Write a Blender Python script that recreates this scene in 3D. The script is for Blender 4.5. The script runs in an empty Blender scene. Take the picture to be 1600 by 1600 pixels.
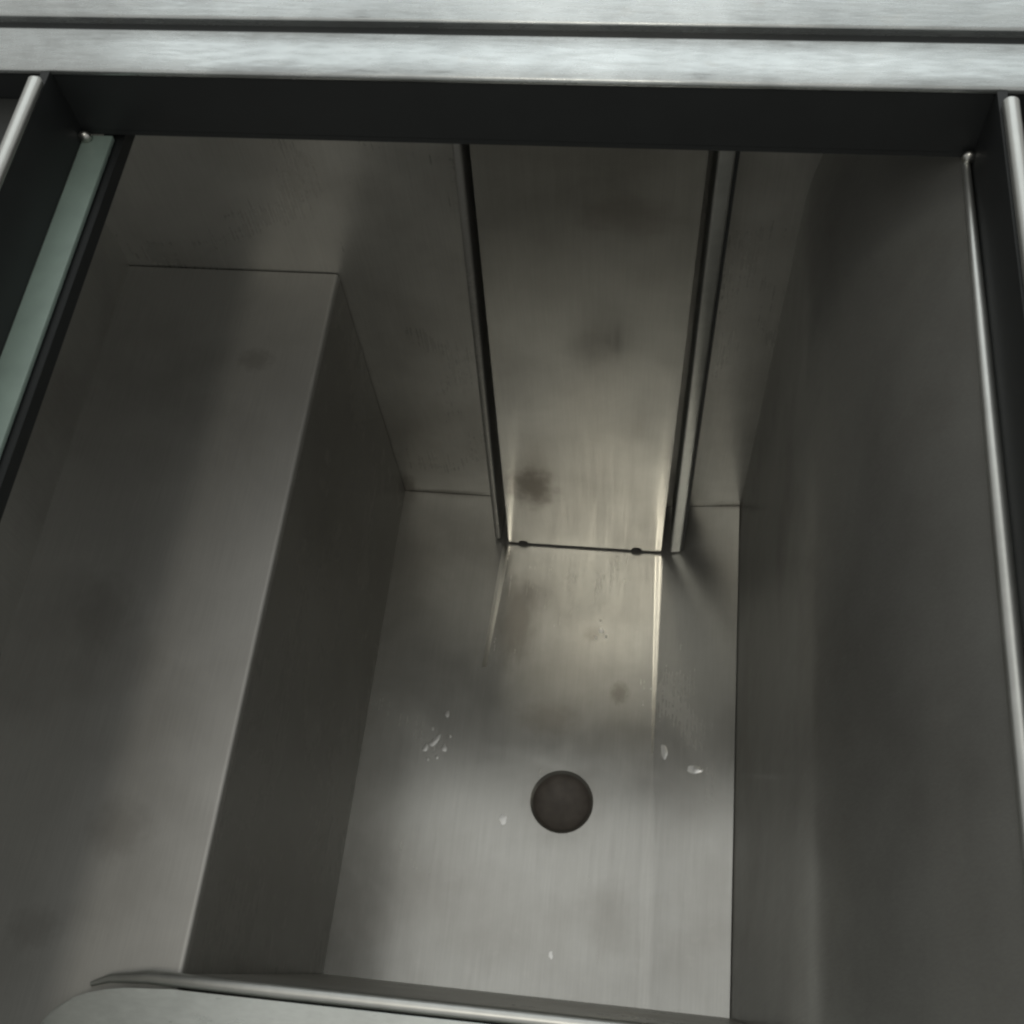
import bpy, bmesh, math, random
from mathutils import Vector, Matrix
random.seed(4)
S = bpy.context.scene
C = S.collection

# ------------------------------------------------------------------ materials
def new_mat(name):
    m = bpy.data.materials.new(name)
    m.use_nodes = True
    nt = m.node_tree
    return m, nt, nt.nodes['Principled BSDF']

def steel(name, col=(0.50, 0.50, 0.47), rough=0.22, grain=(220, 6, 220), bump=0.04, smudge=0.16,
          dirt=0.25, dirt_col=(0.20, 0.18, 0.15), aniso=0.0, seed=0.0, streak=0.04, haze=0.42, cloud=0.10, fine=0.04):
    """Worn stainless sheet: directional grain, cloudy smears in the polish, faint brown film."""
    m, nt, b = new_mat(name)
    N, L = nt.nodes.new, nt.links.new
    tc = N('ShaderNodeTexCoord')
    off = N('ShaderNodeMapping'); off.inputs['Location'].default_value = (seed, seed * 1.7, seed * 0.6)
    L(tc.outputs['Object'], off.inputs['Vector'])
    mg = N('ShaderNodeMapping'); mg.inputs['Scale'].default_value = grain
    L(off.outputs[0], mg.inputs['Vector'])
    ng = N('ShaderNodeTexNoise'); ng.inputs['Scale'].default_value = 3.0
    ng.inputs['Detail'].default_value = 4
    L(mg.outputs[0], ng.inputs['Vector'])
    # cloudy wiping marks
    nc = N('ShaderNodeTexNoise'); nc.inputs['Scale'].default_value = 11
    nc.inputs['Detail'].default_value = 6; nc.inputs['Roughness'].default_value = 0.62
    nc.inputs['Distortion'].default_value = 0.6
    L(off.outputs[0], nc.inputs['Vector'])
    # small speckle of dried water
    ns = N('ShaderNodeTexNoise'); ns.inputs['Scale'].default_value = 85
    ns.inputs['Detail'].default_value = 3
    L(off.outputs[0], ns.inputs['Vector'])
    r1 = N('ShaderNodeMapRange'); r1.inputs['From Min'].default_value = 0.3; r1.inputs['From Max'].default_value = 0.72
    r1.inputs['To Min'].default_value = rough - smudge * 0.4; r1.inputs['To Max'].default_value = rough + smudge * 0.6
    L(nc.outputs['Fac'], r1.inputs['Value'])
    r2 = N('ShaderNodeMapRange'); r2.inputs['From Min'].default_value = 0.3; r2.inputs['From Max'].default_value = 0.7
    r2.inputs['To Min'].default_value = -streak; r2.inputs['To Max'].default_value = streak
    L(ng.outputs['Fac'], r2.inputs['Value'])
    ad = N('ShaderNodeMath'); ad.operation = 'ADD'; L(r1.outputs[0], ad.inputs[0]); L(r2.outputs[0], ad.inputs[1])
    cl = N('ShaderNodeClamp'); cl.inputs['Min'].default_value = 0.05; L(ad.outputs[0], cl.inputs['Value'])
    L(cl.outputs[0], b.inputs['Roughness'])
    # dirt film
    nd = N('ShaderNodeTexNoise'); nd.inputs['Scale'].default_value = 7.5
    nd.inputs['Detail'].default_value = 5; nd.inputs['Roughness'].default_value = 0.55
    md = N('ShaderNodeMapping'); md.inputs['Location'].default_value = (3.1 + seed, 1.2, 7.7)
    L(tc.outputs['Object'], md.inputs['Vector']); L(md.outputs[0], nd.inputs['Vector'])
    rd = N('ShaderNodeMapRange'); rd.inputs['From Min'].default_value = 0.47; rd.inputs['From Max'].default_value = 0.75
    rd.inputs['To Min'].default_value = 0; rd.inputs['To Max'].default_value = dirt
    L(nd.outputs['Fac'], rd.inputs['Value'])
    mx = N('ShaderNodeMix'); mx.data_type = 'RGBA'
    mx.inputs['A'].default_value = (*col, 1); mx.inputs['B'].default_value = (*dirt_col, 1)
    L(rd.outputs[0], mx.inputs['Factor'])
    rs = N('ShaderNodeMapRange'); rs.inputs['From Min'].default_value = 0.64; rs.inputs['From Max'].default_value = 0.74
    rs.inputs['To Min'].default_value = 0; rs.inputs['To Max'].default_value = 0.30
    L(ns.outputs['Fac'], rs.inputs['Value'])
    mx2 = N('ShaderNodeMix'); mx2.data_type = 'RGBA'
    mx2.inputs['B'].default_value = (0.62, 0.62, 0.58, 1)
    L(mx.outputs['Result'], mx2.inputs['A']); L(rs.outputs[0], mx2.inputs['Factor'])
    vc = N('ShaderNodeMapRange'); vc.inputs['From Min'].default_value = 0.3; vc.inputs['From Max'].default_value = 0.7
    vc.inputs['To Min'].default_value = 1 - cloud; vc.inputs['To Max'].default_value = 1 + cloud * 0.6
    L(nc.outputs['Fac'], vc.inputs['Value'])
    fg = N('ShaderNodeMapping'); fg.inputs['Scale'].default_value = tuple(2.3 * g for g in grain)
    L(off.outputs[0], fg.inputs['Vector'])
    nf = N('ShaderNodeTexNoise'); nf.inputs['Scale'].default_value = 3.0; nf.inputs['Detail'].default_value = 3
    L(fg.outputs[0], nf.inputs['Vector'])
    vg = N('ShaderNodeMapRange'); vg.inputs['From Min'].default_value = 0.3; vg.inputs['From Max'].default_value = 0.7
    vg.inputs['To Min'].default_value = 1 - fine; vg.inputs['To Max'].default_value = 1 + fine
    L(nf.outputs['Fac'], vg.inputs['Value'])
    vm = N('ShaderNodeMath'); vm.operation = 'MULTIPLY'; L(vc.outputs[0], vm.inputs[0]); L(vg.outputs[0], vm.inputs[1])
    sc = N('ShaderNodeVectorMath'); sc.operation = 'SCALE'
    L(mx2.outputs['Result'], sc.inputs[0]); L(vm.outputs[0], sc.inputs['Scale'])
    col_out = sc.outputs[0]
    L(col_out, b.inputs['Base Color'])
    b.inputs['Metallic'].default_value = 1.0
    if aniso:
        b.inputs['Anisotropic'].default_value = aniso
    bp = N('ShaderNodeBump'); bp.inputs['Strength'].default_value = bump; bp.inputs['Distance'].default_value = 0.001
    # slow unevenness of the sheet + grain
    nw = N('ShaderNodeTexNoise'); nw.inputs['Scale'].default_value = 5; nw.inputs['Detail'].default_value = 1
    L(off.outputs[0], nw.inputs['Vector'])
    mm = N('ShaderNodeMath'); mm.operation = 'MULTIPLY_ADD'; mm.inputs[1].default_value = 6.0
    L(nw.outputs['Fac'], mm.inputs[0]); L(ng.outputs['Fac'], mm.inputs[2])
    L(mm.outputs[0], bp.inputs['Height']); L(bp.outputs[0], b.inputs['Normal'])
    # worn steel scatters part of the light widely: a second, hazier lobe under the sharp one
    hz = N('ShaderNodeBsdfAnisotropic'); hz.distribution = 'GGX'
    hz.inputs['Roughness'].default_value = 0.62
    L(bp.outputs[0], hz.inputs['Normal'])
    ms = N('ShaderNodeMixShader'); ms.inputs['Fac'].default_value = haze
    L(b.outputs[0], ms.inputs[1]); L(hz.outputs[0], ms.inputs[2])
    L(ms.outputs[0], nt.nodes['Material Output'].inputs['Surface'])
    L(col_out, hz.inputs['Color']); hz.name = 'haze'
    return m, nt, b, col_out, off, cl

def stain_or_reflection(mat, spots):
    """Brown stains and painted reflections with a shape of their own: (x, y, z, rx, ry, rz, strength, colour)."""
    m, nt, b, mx, off, cl = mat
    N, L = nt.nodes.new, nt.links.new
    src = mx
    tc = N('ShaderNodeTexCoord')
    for (x, y, z, rx, ry, rz, s, colr) in spots:
        mp = N('ShaderNodeMapping'); mp.vector_type = 'TEXTURE'
        mp.inputs['Location'].default_value = (x, y, z); mp.inputs['Scale'].default_value = (rx, ry, rz)
        L(tc.outputs['Object'], mp.inputs['Vector'])
        nz = N('ShaderNodeTexNoise'); nz.inputs['Scale'].default_value = 2.4; nz.inputs['Detail'].default_value = 4
        L(mp.outputs[0], nz.inputs['Vector'])
        ln = N('ShaderNodeVectorMath'); ln.operation = 'LENGTH'; L(mp.outputs[0], ln.inputs[0])
        sb = N('ShaderNodeMath'); sb.operation = 'ADD'; L(ln.outputs['Value'], sb.inputs[0]); L(nz.outputs['Fac'], sb.inputs[1])
        mr = N('ShaderNodeMapRange'); mr.interpolation_type = 'SMOOTHSTEP'
        mr.inputs['From Min'].default_value = 1.65; mr.inputs['From Max'].default_value = 0.75
        mr.inputs['To Min'].default_value = 0; mr.inputs['To Max'].default_value = s
        L(sb.outputs[0], mr.inputs['Value'])
        mm = N('ShaderNodeMix'); mm.data_type = 'RGBA'; mm.inputs['B'].default_value = (*colr, 1)
        L(mr.outputs[0], mm.inputs['Factor']); L(src, mm.inputs['A'])
        src = mm.outputs['Result']
    L(src, b.inputs['Base Color']); L(src, nt.nodes['haze'].inputs['Color'])

GV = (160, 160, 4)      # grain running vertically
GY = (160, 4, 160)      # grain running front to back
GX = (4, 160, 160)      # grain running side to side
floor_s = steel('floor_steel', (0.59, 0.59, 0.56), 0.225, GY, 0.008, 0.12, 0.35, seed=1.0, streak=0.02, haze=0.46, cloud=0.12)
cover_s = steel('cover_steel', (0.64, 0.63, 0.585), 0.17, GV, 0.006, 0.10, 0.30, seed=2.0, haze=0.32, cloud=0.12)
wall_s = steel('wall_steel', (0.70, 0.695, 0.655), 0.30, GV, 0.0, 0.12, 0.35, seed=3.0, streak=0.02, haze=0.65, cloud=0.12)
side_s = steel('side_steel', (0.60, 0.60, 0.57), 0.20, GV, 0.0, 0.08, 0.35, seed=4.0, streak=0.015, haze=0.66, cloud=0.10)
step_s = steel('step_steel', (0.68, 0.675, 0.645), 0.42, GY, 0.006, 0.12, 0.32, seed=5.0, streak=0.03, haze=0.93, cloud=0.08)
deck_s = steel('deck_steel', (0.68, 0.71, 0.70), 0.24, (22, 130, 130), 0.06, 0.14, 0.7, (0.36, 0.385, 0.38), seed=6.0, streak=0.11, haze=0.34, cloud=0.26)
sill_s = steel('sill_steel', (0.80, 0.84, 0.81), 0.30, (30, 90, 90), 0.03, 0.12, 0.3, seed=8.0, streak=0.05, haze=0.7)
face_s = steel('shaded_steel', (0.49, 0.485, 0.46), 0.26, GY, 0.0, 0.10, 0.2, seed=11.0, streak=0.01, haze=0.82, cloud=0.05, fine=0.03)  # darker copy of the step's steel, with the face's shade in its colour
trim_s = steel('trim_steel', (0.70, 0.71, 0.68), 0.36, (20, 20, 20), 0.0, 0.10, 0.2, seed=7.0, streak=0.0, haze=0.25)
fold_s = steel('fold_highlight', (0.74, 0.73, 0.68), 0.18, GY, 0.0, 0.08, 0.2, seed=9.0, streak=0.02, haze=0.05)  # highlight along the floor folds, put into a paler, less hazy steel
BR = (0.17, 0.15, 0.125)
stain_or_reflection(cover_s, [(-0.172, -0.05, 0.105, 0.024, 0.05, 0.038, 0.75, BR), (-0.10, -0.05, 0.425, 0.035, 0.05, 0.02, 0.28, (0.24, 0.20, 0.17)), (-0.124, -0.05, 0.300, 0.020, 0.05, 0.022, 0.22, (0.30, 0.29, 0.27))])  # last spot is the drain's reflection, painted into the cover's colour
stain_or_reflection(floor_s, [(-0.092, -0.178, 0, 0.009, 0.011, 0.05, 0.5, BR), (-0.185, -0.12, 0, 0.022, 0.045, 0.05, 0.5, BR),  # second spot paints the cover stain's reflection onto the floor
                (-0.118, -0.128, 0, 0.010, 0.008, 0.05, 0.35, BR), (-0.150, -0.205, 0, 0.030, 0.016, 0.05, 0.3, (0.30, 0.26, 0.21)),
                (-0.132, -0.2725, 0, 0.040, 0.036, 0.05, 0.35, (0.36, 0.35, 0.32)), (-0.088, -0.36, 0, 0.020, 0.03, 0.05, 0.25, (0.36, 0.35, 0.32))])
stain_or_reflection(wall_s, [(0.0, 0, 0.004, 0.03, 0.05, 0.014, 0.6, BR), (-0.296, 0, 0.006, 0.010, 0.05, 0.03, 0.6, BR), (-0.26, 0, 0.002, 0.05, 0.05, 0.006, 0.5, BR)])
stain_or_reflection(side_s, [(0.0, -0.012, 0.006, 0.05, 0.03, 0.030, 0.6, BR), (0.0, -0.33, 0.004, 0.05, 0.10, 0.03, 0.35, (0.30, 0.26, 0.22))])
stain_or_reflection(step_s, [(-0.395, -0.262, 0.308, 0.022, 0.028, 0.05, 0.20, BR), (-0.353, -0.385, 0.308, 0.022, 0.018, 0.05, 0.22, BR), (-0.343, -0.075, 0.308, 0.014, 0.010, 0.05, 0.3, BR),
               (-0.385, -0.44, 0.308, 0.018, 0.012, 0.05, 0.2, BR)])
FLOOR, COVER, WALL, SIDE, STEP, DECK, TRIM, SILL, FOLD, FACE = [t[0] for t in (floor_s, cover_s, wall_s, side_s, step_s, deck_s, trim_s, sill_s, fold_s, face_s)]

def plain(name, col, rough, metal=0.0, nscale=60, amt=0.25):
    m, nt, b = new_mat(name)
    N, L = nt.nodes.new, nt.links.new
    tc = N('ShaderNodeTexCoord'); n = N('ShaderNodeTexNoise'); n.inputs['Scale'].default_value = nscale
    n.inputs['Detail'].default_value = 5
    L(tc.outputs['Object'], n.inputs['Vector'])
    mx = N('ShaderNodeMix'); mx.data_type = 'RGBA'
    mx.inputs['A'].default_value = (*[c * (1 - amt) for c in col], 1); mx.inputs['B'].default_value = (*[min(1, c * (1 + amt)) for c in col], 1)
    L(n.outputs['Fac'], mx.inputs['Factor']); L(mx.outputs['Result'], b.inputs['Base Color'])
    b.inputs['Roughness'].default_value = rough; b.inputs['Metallic'].default_value = metal
    return m
BLACK = plain('black_plastic', (0.014, 0.016, 0.0165), 0.5)
GASKET = plain('dark_rubber', (0.03, 0.032, 0.03), 0.55)
RAIL = plain('grey_green_rail', (0.23, 0.30, 0.265), 0.45)
RUST = plain('drain_grime', (0.155, 0.138, 0.122), 0.6, nscale=120, amt=0.4)
RESIDUE = plain('white_residue', (0.74, 0.74, 0.72), 0.32, 1.0, nscale=300, amt=0.1)
SCREW = plain('screw_metal', (0.55, 0.55, 0.52), 0.3, 1.0)

# ------------------------------------------------------------------ mesh helpers
def obj(name, bm, m, parent=None, smooth=True, ang=30):
    me = bpy.data.meshes.new(name)
    bmesh.ops.recalc_face_normals(bm, faces=bm.faces)
    bm.to_mesh(me); bm.free()
    me.materials.append(m)
    if smooth:
        me.shade_smooth(); me.set_sharp_from_angle(angle=math.radians(ang))
    o = bpy.data.objects.new(name, me); C.objects.link(o)
    if parent: o.parent = parent
    return o

def box(bm, x0, x1, y0, y1, z0, z1, bev=0.0, seg=3):
    g = bmesh.ops.create_cube(bm, size=1)
    for v in g['verts']:
        v.co = Vector(((x0 + x1) / 2 + v.co.x * (x1 - x0), (y0 + y1) / 2 + v.co.y * (y1 - y0), (z0 + z1) / 2 + v.co.z * (z1 - z0)))
    if bev:
        es = list({e for v in g['verts'] for e in v.link_edges})
        bmesh.ops.bevel(bm, geom=es, offset=bev, segments=seg, profile=0.5, affect='EDGES')
    return bm

def tube(bm, pts, r, seg=14):
    rings = []
    pts = [Vector(p) for p in pts]
    for i, p in enumerate(pts):
        d = (pts[min(i + 1, len(pts) - 1)] - pts[max(i - 1, 0)]).normalized()
        a = d.orthogonal().normalized() if abs(d.z) > 0.9 else d.cross(Vector((0, 0, 1))).normalized()
        c = d.cross(a)
        rr = r[i] if isinstance(r, (list, tuple)) else r
        rings.append([bm.verts.new(p + (a * math.cos(t) + c * math.sin(t)) * rr) for t in [k * 2 * math.pi / seg for k in range(seg)]])
    for A, B in zip(rings, rings[1:]):
        for k in range(seg):
            bm.faces.new((A[k], A[(k + 1) % seg], B[(k + 1) % seg], B[k]))
    bm.faces.new(rings[0]); bm.faces.new(rings[-1])
    return bm

def prism(bm, poly, axis, a0, a1):
    """Extrude a 2-D outline along an axis ('y': poly is x,z; 'x': poly is y,z; 'z': poly is x,y)."""
    def P(u, v, a):
        return {'y': (u, a, v), 'x': (a, u, v), 'z': (u, v, a)}[axis]
    A = [bm.verts.new(P(u, v, a0)) for u, v in poly]
    B = [bm.verts.new(P(u, v, a1)) for u, v in poly]
    n = len(poly)
    bm.faces.new(A); bm.faces.new(B)
    for i in range(n):
        bm.faces.new((A[i], A[(i + 1) % n], B[(i + 1) % n], B[i]))
    return bm

def strip_sheet(bm, prof, axis, a0, a1, th):
    """Sheet metal of thickness th following a 2-D profile; th is offset to the left of travel."""
    pts = [Vector((p[0], p[1])) for p in prof]
    back = []
    for i, p in enumerate(pts):
        d = (pts[min(i + 1, len(pts) - 1)] - pts[max(i - 1, 0)]).normalized()
        back.append(p + Vector((-d.y, d.x)) * th)
    return prism(bm, [tuple(p) for p in pts] + [tuple(p) for p in reversed(back)], axis, a0, a1)

def bez(a, b, c, n=6):
    a, b, c = Vector(a), Vector(b), Vector(c)
    return [tuple(a * (1 - t) ** 2 + b * 2 * t * (1 - t) + c * t * t) for t in [k / n for k in range(n + 1)]]

# ------------------------------------------------------------------ dimensions (metres)
W = 0.30           # floor width, from the step's face to the right wall at x = 0
ZS = 0.308         # step height
ZC, ZT = 0.543, 0.582   # lower and upper edge of the dark collar
YB = -0.113        # front face of the collar under the rear deck
XL, XR = -0.355, 0.0505 # opening
YF = -0.95         # how far the side rails run forward

basin = bpy.data.objects.new('steel_basin', None); C.objects.link(basin)
basin.location = (0, 0, 0)
basin['label'] = 'deep dark stainless steel basin with a side step, tall back cover and round drain'
basin['category'] = 'basin'

# ------------------------------------------------------------------ floor with shallow folds and drain hole
HX, HY, HR = -0.132, -0.2725, 0.0252
def cl(y): return -0.2005 - 0.060 * (-(y) - 0.05)     # line of the folds
def cr(y): return -0.0655 + 0.018 * (-(y) - 0.05)
TILT_L, TILT_R = math.radians(0.5), math.radians(8.0)
def floor_row(y):
    row = []
    a, b = cl(y), cr(y)
    xl, xr = -W - 0.002, 0.0023
    z = lambda x: 0.0
    e = 0.0006 + 0.0030 * max(0.0, min(1.0, (y + 0.25) / 0.185)) if y > -0.25 else 0.006
    hr = 0.00012 * max(0.0, min(1.0, (y + 0.235) / 0.185))
    rib = lambda x, c: hr * (0.5 + 0.5 * math.cos(math.pi * max(-1, min(1, (x - c) / e))))
    def zz(x): return z0(x) + rib(x, a) + rib(x, b)
    def z0(x):
        if x < a - e: return (a - x) * math.tan(TILT_L)
        if x < a + e: t = (a + e - x) / (2 * e); return t * t * e * math.tan(TILT_L)
        if x > b + e: return (x - b) * math.tan(TILT_R)
        if x > b - e: t = (x - b + e) / (2 * e); return t * t * e * math.tan(TILT_R)
        return 0.0
    xs = [xl] + [a - e * 1.0001 + 2 * e * k / 10 for k in range(11)] + [b - e + 2.0002 * e * k / 10 for k in range(11)] + [xr]
    return [(x, y, zz(x)) for x in xs]
bm = bmesh.new()
ys = [-0.0005, -0.05, -0.165, HY + 0.045, HY - 0.045, -0.37, -0.43]
rows = [[bm.verts.new(p) for p in floor_row(y)] for y in ys]
MID = 11
for i in range(len(ys) - 1):
    for k in range(len(rows[0]) - 1):
        if i == 3 and k == MID: continue
        f = bm.faces.new((rows[i][k], rows[i][k + 1], rows[i + 1][k + 1], rows[i + 1][k]))
        if (i == 1 and 0 < k < MID) or (i in (1, 2) and MID < k < len(rows[0]) - 2): f.material_index = 1
# ring of faces round the drain hole
corners = [rows[3][MID], rows[4][MID], rows[4][MID + 1], rows[3][MID + 1]]
n = 48
circ = [bm.verts.new((HX + HR * math.cos(t), HY + HR * math.sin(t), -0.0004)) for t in [math.radians(135) + k * 2 * math.pi / n for k in range(n)]]
q = n // 4
for s in range(4):
    A, B = corners[s], corners[(s + 1) % 4]
    arc = [circ[(s * q + j) % n] for j in range(q + 1)]
    h = q // 2
    for j in range(h): bm.faces.new((A, arc[j], arc[j + 1]))
    bm.faces.new((A, arc[h], B))
    for j in range(h, q): bm.faces.new((B, arc[j], arc[j + 1]))
low = [bm.verts.new((HX + (HR - 0.0022) * math.cos(t), HY + (HR - 0.0022) * math.sin(t), -0.003)) for t in [math.radians(135) + k * 2 * math.pi / n for k in range(n)]]
for k in range(n): bm.faces.new((circ[k], circ[(k + 1) % n], low[(k + 1) % n], low[k]))
fl = obj('basin_floor', bm, FLOOR, basin, ang=25)
fl.data.materials.append(FOLD)

bm = bmesh.new()
prof = [(HR - 0.0020, -0.0031), (HR - 0.0034, -0.0060), (HR - 0.006, -0.0085), (HR - 0.012, -0.0108), (0.0001, -0.0120)]
rings = [[bm.verts.new((HX + r * math.cos(t), HY + r * math.sin(t), z)) for t in [k * 2 * math.pi / 40 for k in range(40)]] for r, z in prof]
for A, B in zip(rings, rings[1:]):
    for k in range(40): bm.faces.new((A[k], A[(k + 1) % 40], B[(k + 1) % 40], B[k]))
dr = obj('drain', bm, RUST, basin)

# ------------------------------------------------------------------ walls
bm = bmesh.new(); box(bm, -0.452, 0.062, 0.0, 0.003, -0.02, ZC + 0.02)
obj('back_wall', bm, WALL, basin)

bm = bmesh.new()   # right wall: upright, then flared out to the rim
prof = [(0.003, -0.02), (0.003, 0.385)] + bez((0.003, 0.385), (0.003, 0.455), (0.0475, ZC - 0.001), 22)[1:]
strip_sheet(bm, prof, 'y', YF, 0.0, -0.002)
rw = obj('side_wall', bm, SIDE, basin)

bm = bmesh.new(); box(bm, -0.454, -0.451, YF, 0.0, ZS - 0.05, ZC + 0.02)
obj('side_wall', bm, SIDE, basin)

bm = bmesh.new()   # step: top sheet folded down into the upright face
e = 0.003
prof = [(-0.451, ZS)] + [(-W - e, ZS)] + bez((-W - e, ZS), (-W, ZS), (-W, ZS - e), 5)[1:] + [(-W, ZS - e - 0.002)]
strip_sheet(bm, prof, 'y', -0.80, -0.0009, -0.003)
st = obj('step', bm, STEP, basin)
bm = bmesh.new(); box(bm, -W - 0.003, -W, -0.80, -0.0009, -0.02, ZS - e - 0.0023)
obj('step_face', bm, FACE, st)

bm = bmesh.new()   # front wall leaning out, up to the rolled edge
strip_sheet(bm, [(-0.4165, -0.02), (-0.4185, 0.0), (-0.4545, 0.309)], 'x', -W + 0.001, 0.002, 0.002)
obj('front_wall', bm, WALL, basin)

# front sill: rolled edge and a deck plate with a rounded end
bm = bmesh.new()
pts = [(-0.345, -0.4640, 0.3105), (-0.335, -0.4605, 0.3125), (-0.315, -0.4580, 0.3135), (-0.25, -0.4580, 0.3135), (0.003, -0.4575, 0.3135)]
tube(bm, pts, [0.0012, 0.0022, 0.0034, 0.0038, 0.0038])
obj('rolled_edge', bm, TRIM, basin)
bm = bmesh.new()
xe = -0.3655
pl = [(0.002, -0.4622), (-0.30, -0.4628)] + bez((-0.325, -0.4645), (xe, -0.470), (xe, -0.495), 8) + [(xe, -0.80), (0.002, -0.80)]
prism(bm, pl, 'z', ZS + 0.0015, 0.317)
es = [ed for ed in bm.edges if all(v.co.z > 0.316 for v in ed.verts)]
bmesh.ops.bevel(bm, geom=es, offset=0.0012, segments=2, affect='EDGES')
obj('front_deck', bm, SILL, basin)

# ------------------------------------------------------------------ back cover with its two flanges
PY = -0.047
x0, x1, zb = -0.1985, -0.0645, 0.0035
TAP = 0.0150
def notch(cx, r, nn=8): return [(cx - r * math.cos(t), zb + r * math.sin(t)) for t in [k * math.pi / nn for k in range(nn + 1)]]
bm = bmesh.new()
poly = [(x0, zb)] + notch(-0.1855, 0.0042) + notch(-0.0855, 0.0048) + [(x1, zb), (x1 + 0.006, ZC), (x0 + TAP, ZC)]
prism(bm, poly, 'y', PY, PY + 0.0015)
box(bm, x0, x0 + 0.0015, PY + 0.0017, -0.0005, zb, ZC)
for v in bm.verts:
    if v.co.z > ZC - 0.001 and v.co.x < x0 + 0.004 and v.co.y > PY + 0.0016: v.co.x += TAP
    if v.co.z > ZC - 0.001 and v.co.x > x1 - 0.004 and v.co.x < x1 + 0.003 and v.co.y > PY + 0.0016: v.co.x += 0.006
box(bm, x1 - 0.0015, x1, PY + 0.0017, -0.0005, zb, ZC)
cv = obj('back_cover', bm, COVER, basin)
for (a, b, yy, lean) in ((-0.2115, -0.2060, PY + 0.002, 0.018), (-0.0565, -0.0470, PY - 0.001, 0.0025)):
    bm = bmesh.new(); box(bm, a, b, yy, -0.0005, 0.0036, ZC, min(0.0018, (b - a) * 0.42), 4)
    if a > -0.1:      # its face is turned a little outwards
        for v in bm.verts:
            if v.co.y < PY + 0.003: v.co.y += (v.co.x - a) * 0.17
    for v in bm.verts: v.co.x += lean * v.co.z / ZC
    if a > -0.1:
        bs = bmesh.new(); box(bs, b + 0.0002, b + 0.0020, PY + 0.0025, -0.0007, 0.0045, ZC)
        for v in bs.verts: v.co.x += lean * v.co.z / ZC
        obj('gap_shade_strip', bs, BLACK, cv)  # thin black strip added for the shade in the gap beside the flange
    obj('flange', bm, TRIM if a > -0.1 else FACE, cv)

# ------------------------------------------------------------------ collar, rails and rear deck
bm = bmesh.new()
box(bm, XL - 0.10, XR + 0.05, YB, 0.002, ZC + 0.003, ZT - 0.004)
box(bm, XL - 0.10, XR + 0.05, YB, YB + 0.004, ZC, ZC + 0.0028)
obj('rear_collar', bm, BLACK, basin)
for (a, b) in ((XL - 0.004, XL), (XR, XR + 0.004)):
    bm = bmesh.new(); box(bm, a, b, YF, YB - 0.0005, ZC, ZT - 0.001)
    obj('side_collar', bm, BLACK, basin)
for s, xx in ((-1, XL - 0.003), (1, XR + 0.004)):
    bm = bmesh.new()
    tube(bm, [(xx, YB - 0.0085, ZT), (xx, YB - 0.010, ZT + 0.001), (xx, YF, ZT + 0.001)], [0.0022, 0.0033, 0.0033])
    obj('rim_bead', bm, TRIM, basin)
    bm = bmesh.new()
    xa, xb = sorted((xx + s * 0.0005, xx + s * 0.09))
    box(bm, xa, xb, YF, YB - 0.0005, ZT - 0.022, ZT - 0.018)
    obj('side_channel', bm, GASKET, basin)
bm = bmesh.new(); box(bm, XL, -0.3405, YF, YB - 0.0005, ZC - 0.003, ZC, 0.0006, 2)
lr = obj('lid_rail', bm, RAIL, basin)
bm = bmesh.new(); box(bm, -0.3480, -0.3372, YF, YB + 0.07, ZC - 0.012, ZC - 0.0042)
obj('rail_shadow_strip', bm, BLACK, lr)  # black strip added for the shadow along the rail's inner side
bm = bmesh.new(); box(bm, -0.452, XL - 0.0002, YF, YB - 0.0005, ZC - 0.004, ZC - 0.0005)
obj('rim_underside', bm, WALL, basin)
bm = bmesh.new()
tube(bm, [(XR - 0.0025, YB - 0.001, ZC), (XR - 0.0025, -0.2, ZC), (XR - 0.0025, -0.3, ZC), (XR - 0.0025, YF, ZC)], [0.0018, 0.0026, 0.0036, 0.0044])
obj('rim_edge', bm, TRIM, basin)
for p in ((-0.3525, YB - 0.004, ZC + 0.002), (XR - 0.002, YB - 0.003, ZC + 0.003)):
    bm = bmesh.new(); bmesh.ops.create_uvsphere(bm, u_segments=16, v_segments=10, radius=0.0032)
    for v in bm.verts: v.co = Vector((v.co.x, v.co.y * 0.7, v.co.z)) + Vector(p)
    obj('rivet', bm, SCREW, basin)

bm = bmesh.new(); box(bm, -0.75, 0.45, YB - 0.001, -0.0872, ZT - 0.0035, ZT, 0.0012, 3)
obj('rear_deck', bm, DECK, basin)
bm = bmesh.new(); box(bm, -0.4525, 0.062, YB + 0.0045, -0.0002, ZC, ZC + 0.0028)
obj('rim_underside', bm, WALL, basin)
bm = bmesh.new(); box(bm, -0.75, 0.45, -0.0870, -0.0795, ZT - 0.030, ZT - 0.014)
obj('gap_seal', bm, GASKET, basin)

wt = bpy.data.objects.new('worktop', None)
bm = bmesh.new(); box(bm, -0.75, 0.45, -0.0793, 0.25, ZT - 0.030, ZT + 0.0003, 0.0012, 3)
wt = obj('worktop', bm, DECK)
wt['label'] = 'bright brushed steel worktop strip behind the narrow dark gap'
wt['category'] = 'worktop'

bm = bmesh.new()   # outer casing under the rim
for q in ((-0.462, 0.066, YF - 0.01, 0.012, -0.062, -0.060), (-0.464, -0.462, YF - 0.01, 0.012, -0.062, ZC - 0.005),
          (0.066, 0.068, YF - 0.01, 0.012, -0.062, ZC - 0.005), (-0.462, 0.066, 0.010, 0.012, -0.060, ZC - 0.005),
          (-0.462, 0.066, YF - 0.01, YF - 0.008, -0.060, 0.30)):
    box(bm, *q)
obj('outer_casing', bm, GASKET, basin)

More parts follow.
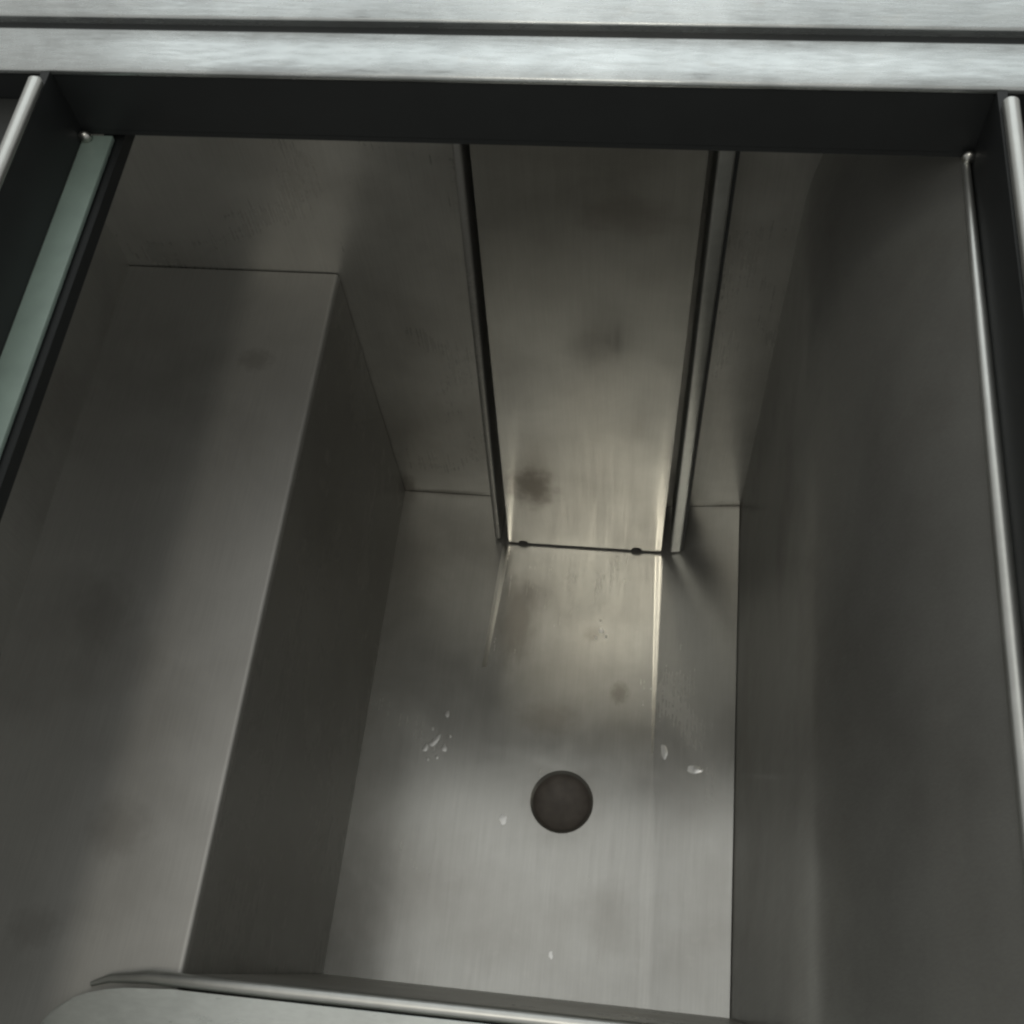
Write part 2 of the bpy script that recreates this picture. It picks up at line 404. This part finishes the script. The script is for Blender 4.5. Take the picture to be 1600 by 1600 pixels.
# ------------------------------------------------------------------ residue and water marks on the floor
def fz(x, y):
    a, b = cl(y), cr(y)
    return (a - x) * math.tan(TILT_L) if x < a else ((x - b) * math.tan(TILT_R) if x > b else 0.0)
def splat(lab, blobs, seed):
    rnd = random.Random(seed)
    bm = bmesh.new()
    for (x, y, rx, ry, rot) in blobs:
        n = 18; ph = rnd.random() * 6
        ring = []
        for k in range(n):
            t = k * 2 * math.pi / n
            w = 1 + 0.09 * math.sin(3 * t + ph) + 0.06 * math.sin(5 * t + 2 * ph)
            u, v = rx * w * math.cos(t), ry * w * math.sin(t)
            ring.append((x + u * math.cos(rot) - v * math.sin(rot), y + u * math.sin(rot) + v * math.cos(rot)))
        z = fz(x, y)
        lo = [bm.verts.new((px, py, fz(px, py) + 0.0002)) for px, py in ring]
        mid = [bm.verts.new((x + (px - x) * 0.75, y + (py - y) * 0.75, fz(px, py) + 0.00026)) for px, py in ring]
        top = bm.verts.new((x, y, z + 0.00028))
        for k in range(n):
            bm.faces.new((lo[k], lo[(k + 1) % n], mid[(k + 1) % n], mid[k]))
            bm.faces.new((mid[k], mid[(k + 1) % n], top))
        bm.faces.new(lo)
    o = obj('residue_spot', bm, RESIDUE, ang=80)
    o['label'] = lab; o['category'] = 'residue'; o['group'] = 'pale dried spots on the basin floor'
    return o
splat('broken cluster of pale dried flecks between the step and the drain',
      [(-0.2435, -0.222, 0.0010, 0.0016, 0.3), (-0.2365, -0.2455, 0.0012, 0.0016, 0.0), (-0.2440, -0.2475, 0.0008, 0.0020, 0.2), (-0.2280, -0.2270, 0.0009, 0.0014, 0.5),
       (-0.2400, -0.232, 0.0022, 0.0062, -0.6), (-0.2470, -0.2385, 0.0020, 0.0036, -0.3), (-0.2315, -0.2375, 0.0020, 0.0032, 0.2),
       (-0.2330, -0.2085, 0.0018, 0.0030, 0.1)], 1)
splat('small pale round spot just beside the drain', [(-0.1770, -0.291, 0.0030, 0.0042, 0.1)], 2)
splat('thin scatter of pale specks on the warm lit floor before the cover seam',
      [(-0.1110, -0.124, 0.0022, 0.0026, 0.4), (-0.1150, -0.131, 0.0012, 0.0014, 0.2), (-0.1065, -0.129, 0.0010, 0.0016, 0.1), (-0.1120, -0.115, 0.0010, 0.0010, 0.0)], 5)
splat('tiny pale speck near the front lip of the basin floor', [(-0.130, -0.3885, 0.0016, 0.0028, 0.2)], 6)
splat('narrow pale upright smear next to the floor fold', [(-0.0530, -0.2255, 0.0026, 0.0062, 0.15)], 3)
splat('wide pale oval smear near the bare side wall', [(-0.0285, -0.239, 0.0062, 0.0032, 0.0)], 4)

# ------------------------------------------------------------------ lamps
def area(name, loc, target, sx, sy, watts, col):
    l = bpy.data.lights.new(name, 'AREA'); l.shape = 'RECTANGLE'; l.size = sx; l.size_y = sy; l.energy = watts; l.color = col
    o = bpy.data.objects.new(name, l); C.objects.link(o); o.location = loc
    d = Vector(target) - Vector(loc)
    o.rotation_euler = d.to_track_quat('-Z', 'Y').to_euler()
    return o
area('rear_tube_lamp', (-0.2, 2.1, 2.5), (-0.15, 0, 0.5), 3.2, 1.1, 12.5, (0.91, 0.98, 1.0))
area('ceiling_lamp', (-0.31, 0.15, 2.5), (-0.31, 0.15, 0.3), 0.95, 1.9, 3.4, (1.0, 1.0, 0.96))
area('warm_lamp', (-0.18, -0.98, 1.95), (-0.13, -0.05, 0.0), 0.12, 0.5, 2.7, (1.0, 0.94, 0.82))

w = bpy.data.worlds.new('World'); S.world = w; w.use_nodes = True
bg = w.node_tree.nodes['Background']
bg.inputs['Color'].default_value = (1.0, 1.0, 0.97, 1); bg.inputs['Strength'].default_value = 0.41

# ------------------------------------------------------------------ camera
cam = bpy.data.cameras.new('Camera'); co = bpy.data.objects.new('Camera', cam); C.objects.link(co)
co.rotation_mode = 'XYZ'
co.location = (-0.081, -0.5054, 0.9322)
co.rotation_euler = (0.4914, 0.0701, 0.1072)
cam.sensor_width = 36; cam.lens = 1829.8 / 1600 * 36
cam.clip_start = 0.01; cam.clip_end = 50
S.camera = co
S.view_settings.view_transform = 'Standard'; S.view_settings.look = 'None'
S.view_settings.exposure = 0; S.view_settings.gamma = 1; S.view_settings.use_curve_mapping = False
S.cycles.max_bounces = 10; S.cycles.glossy_bounces = 8
S.cycles.filter_width = 2.4
S.cycles.use_denoising = True
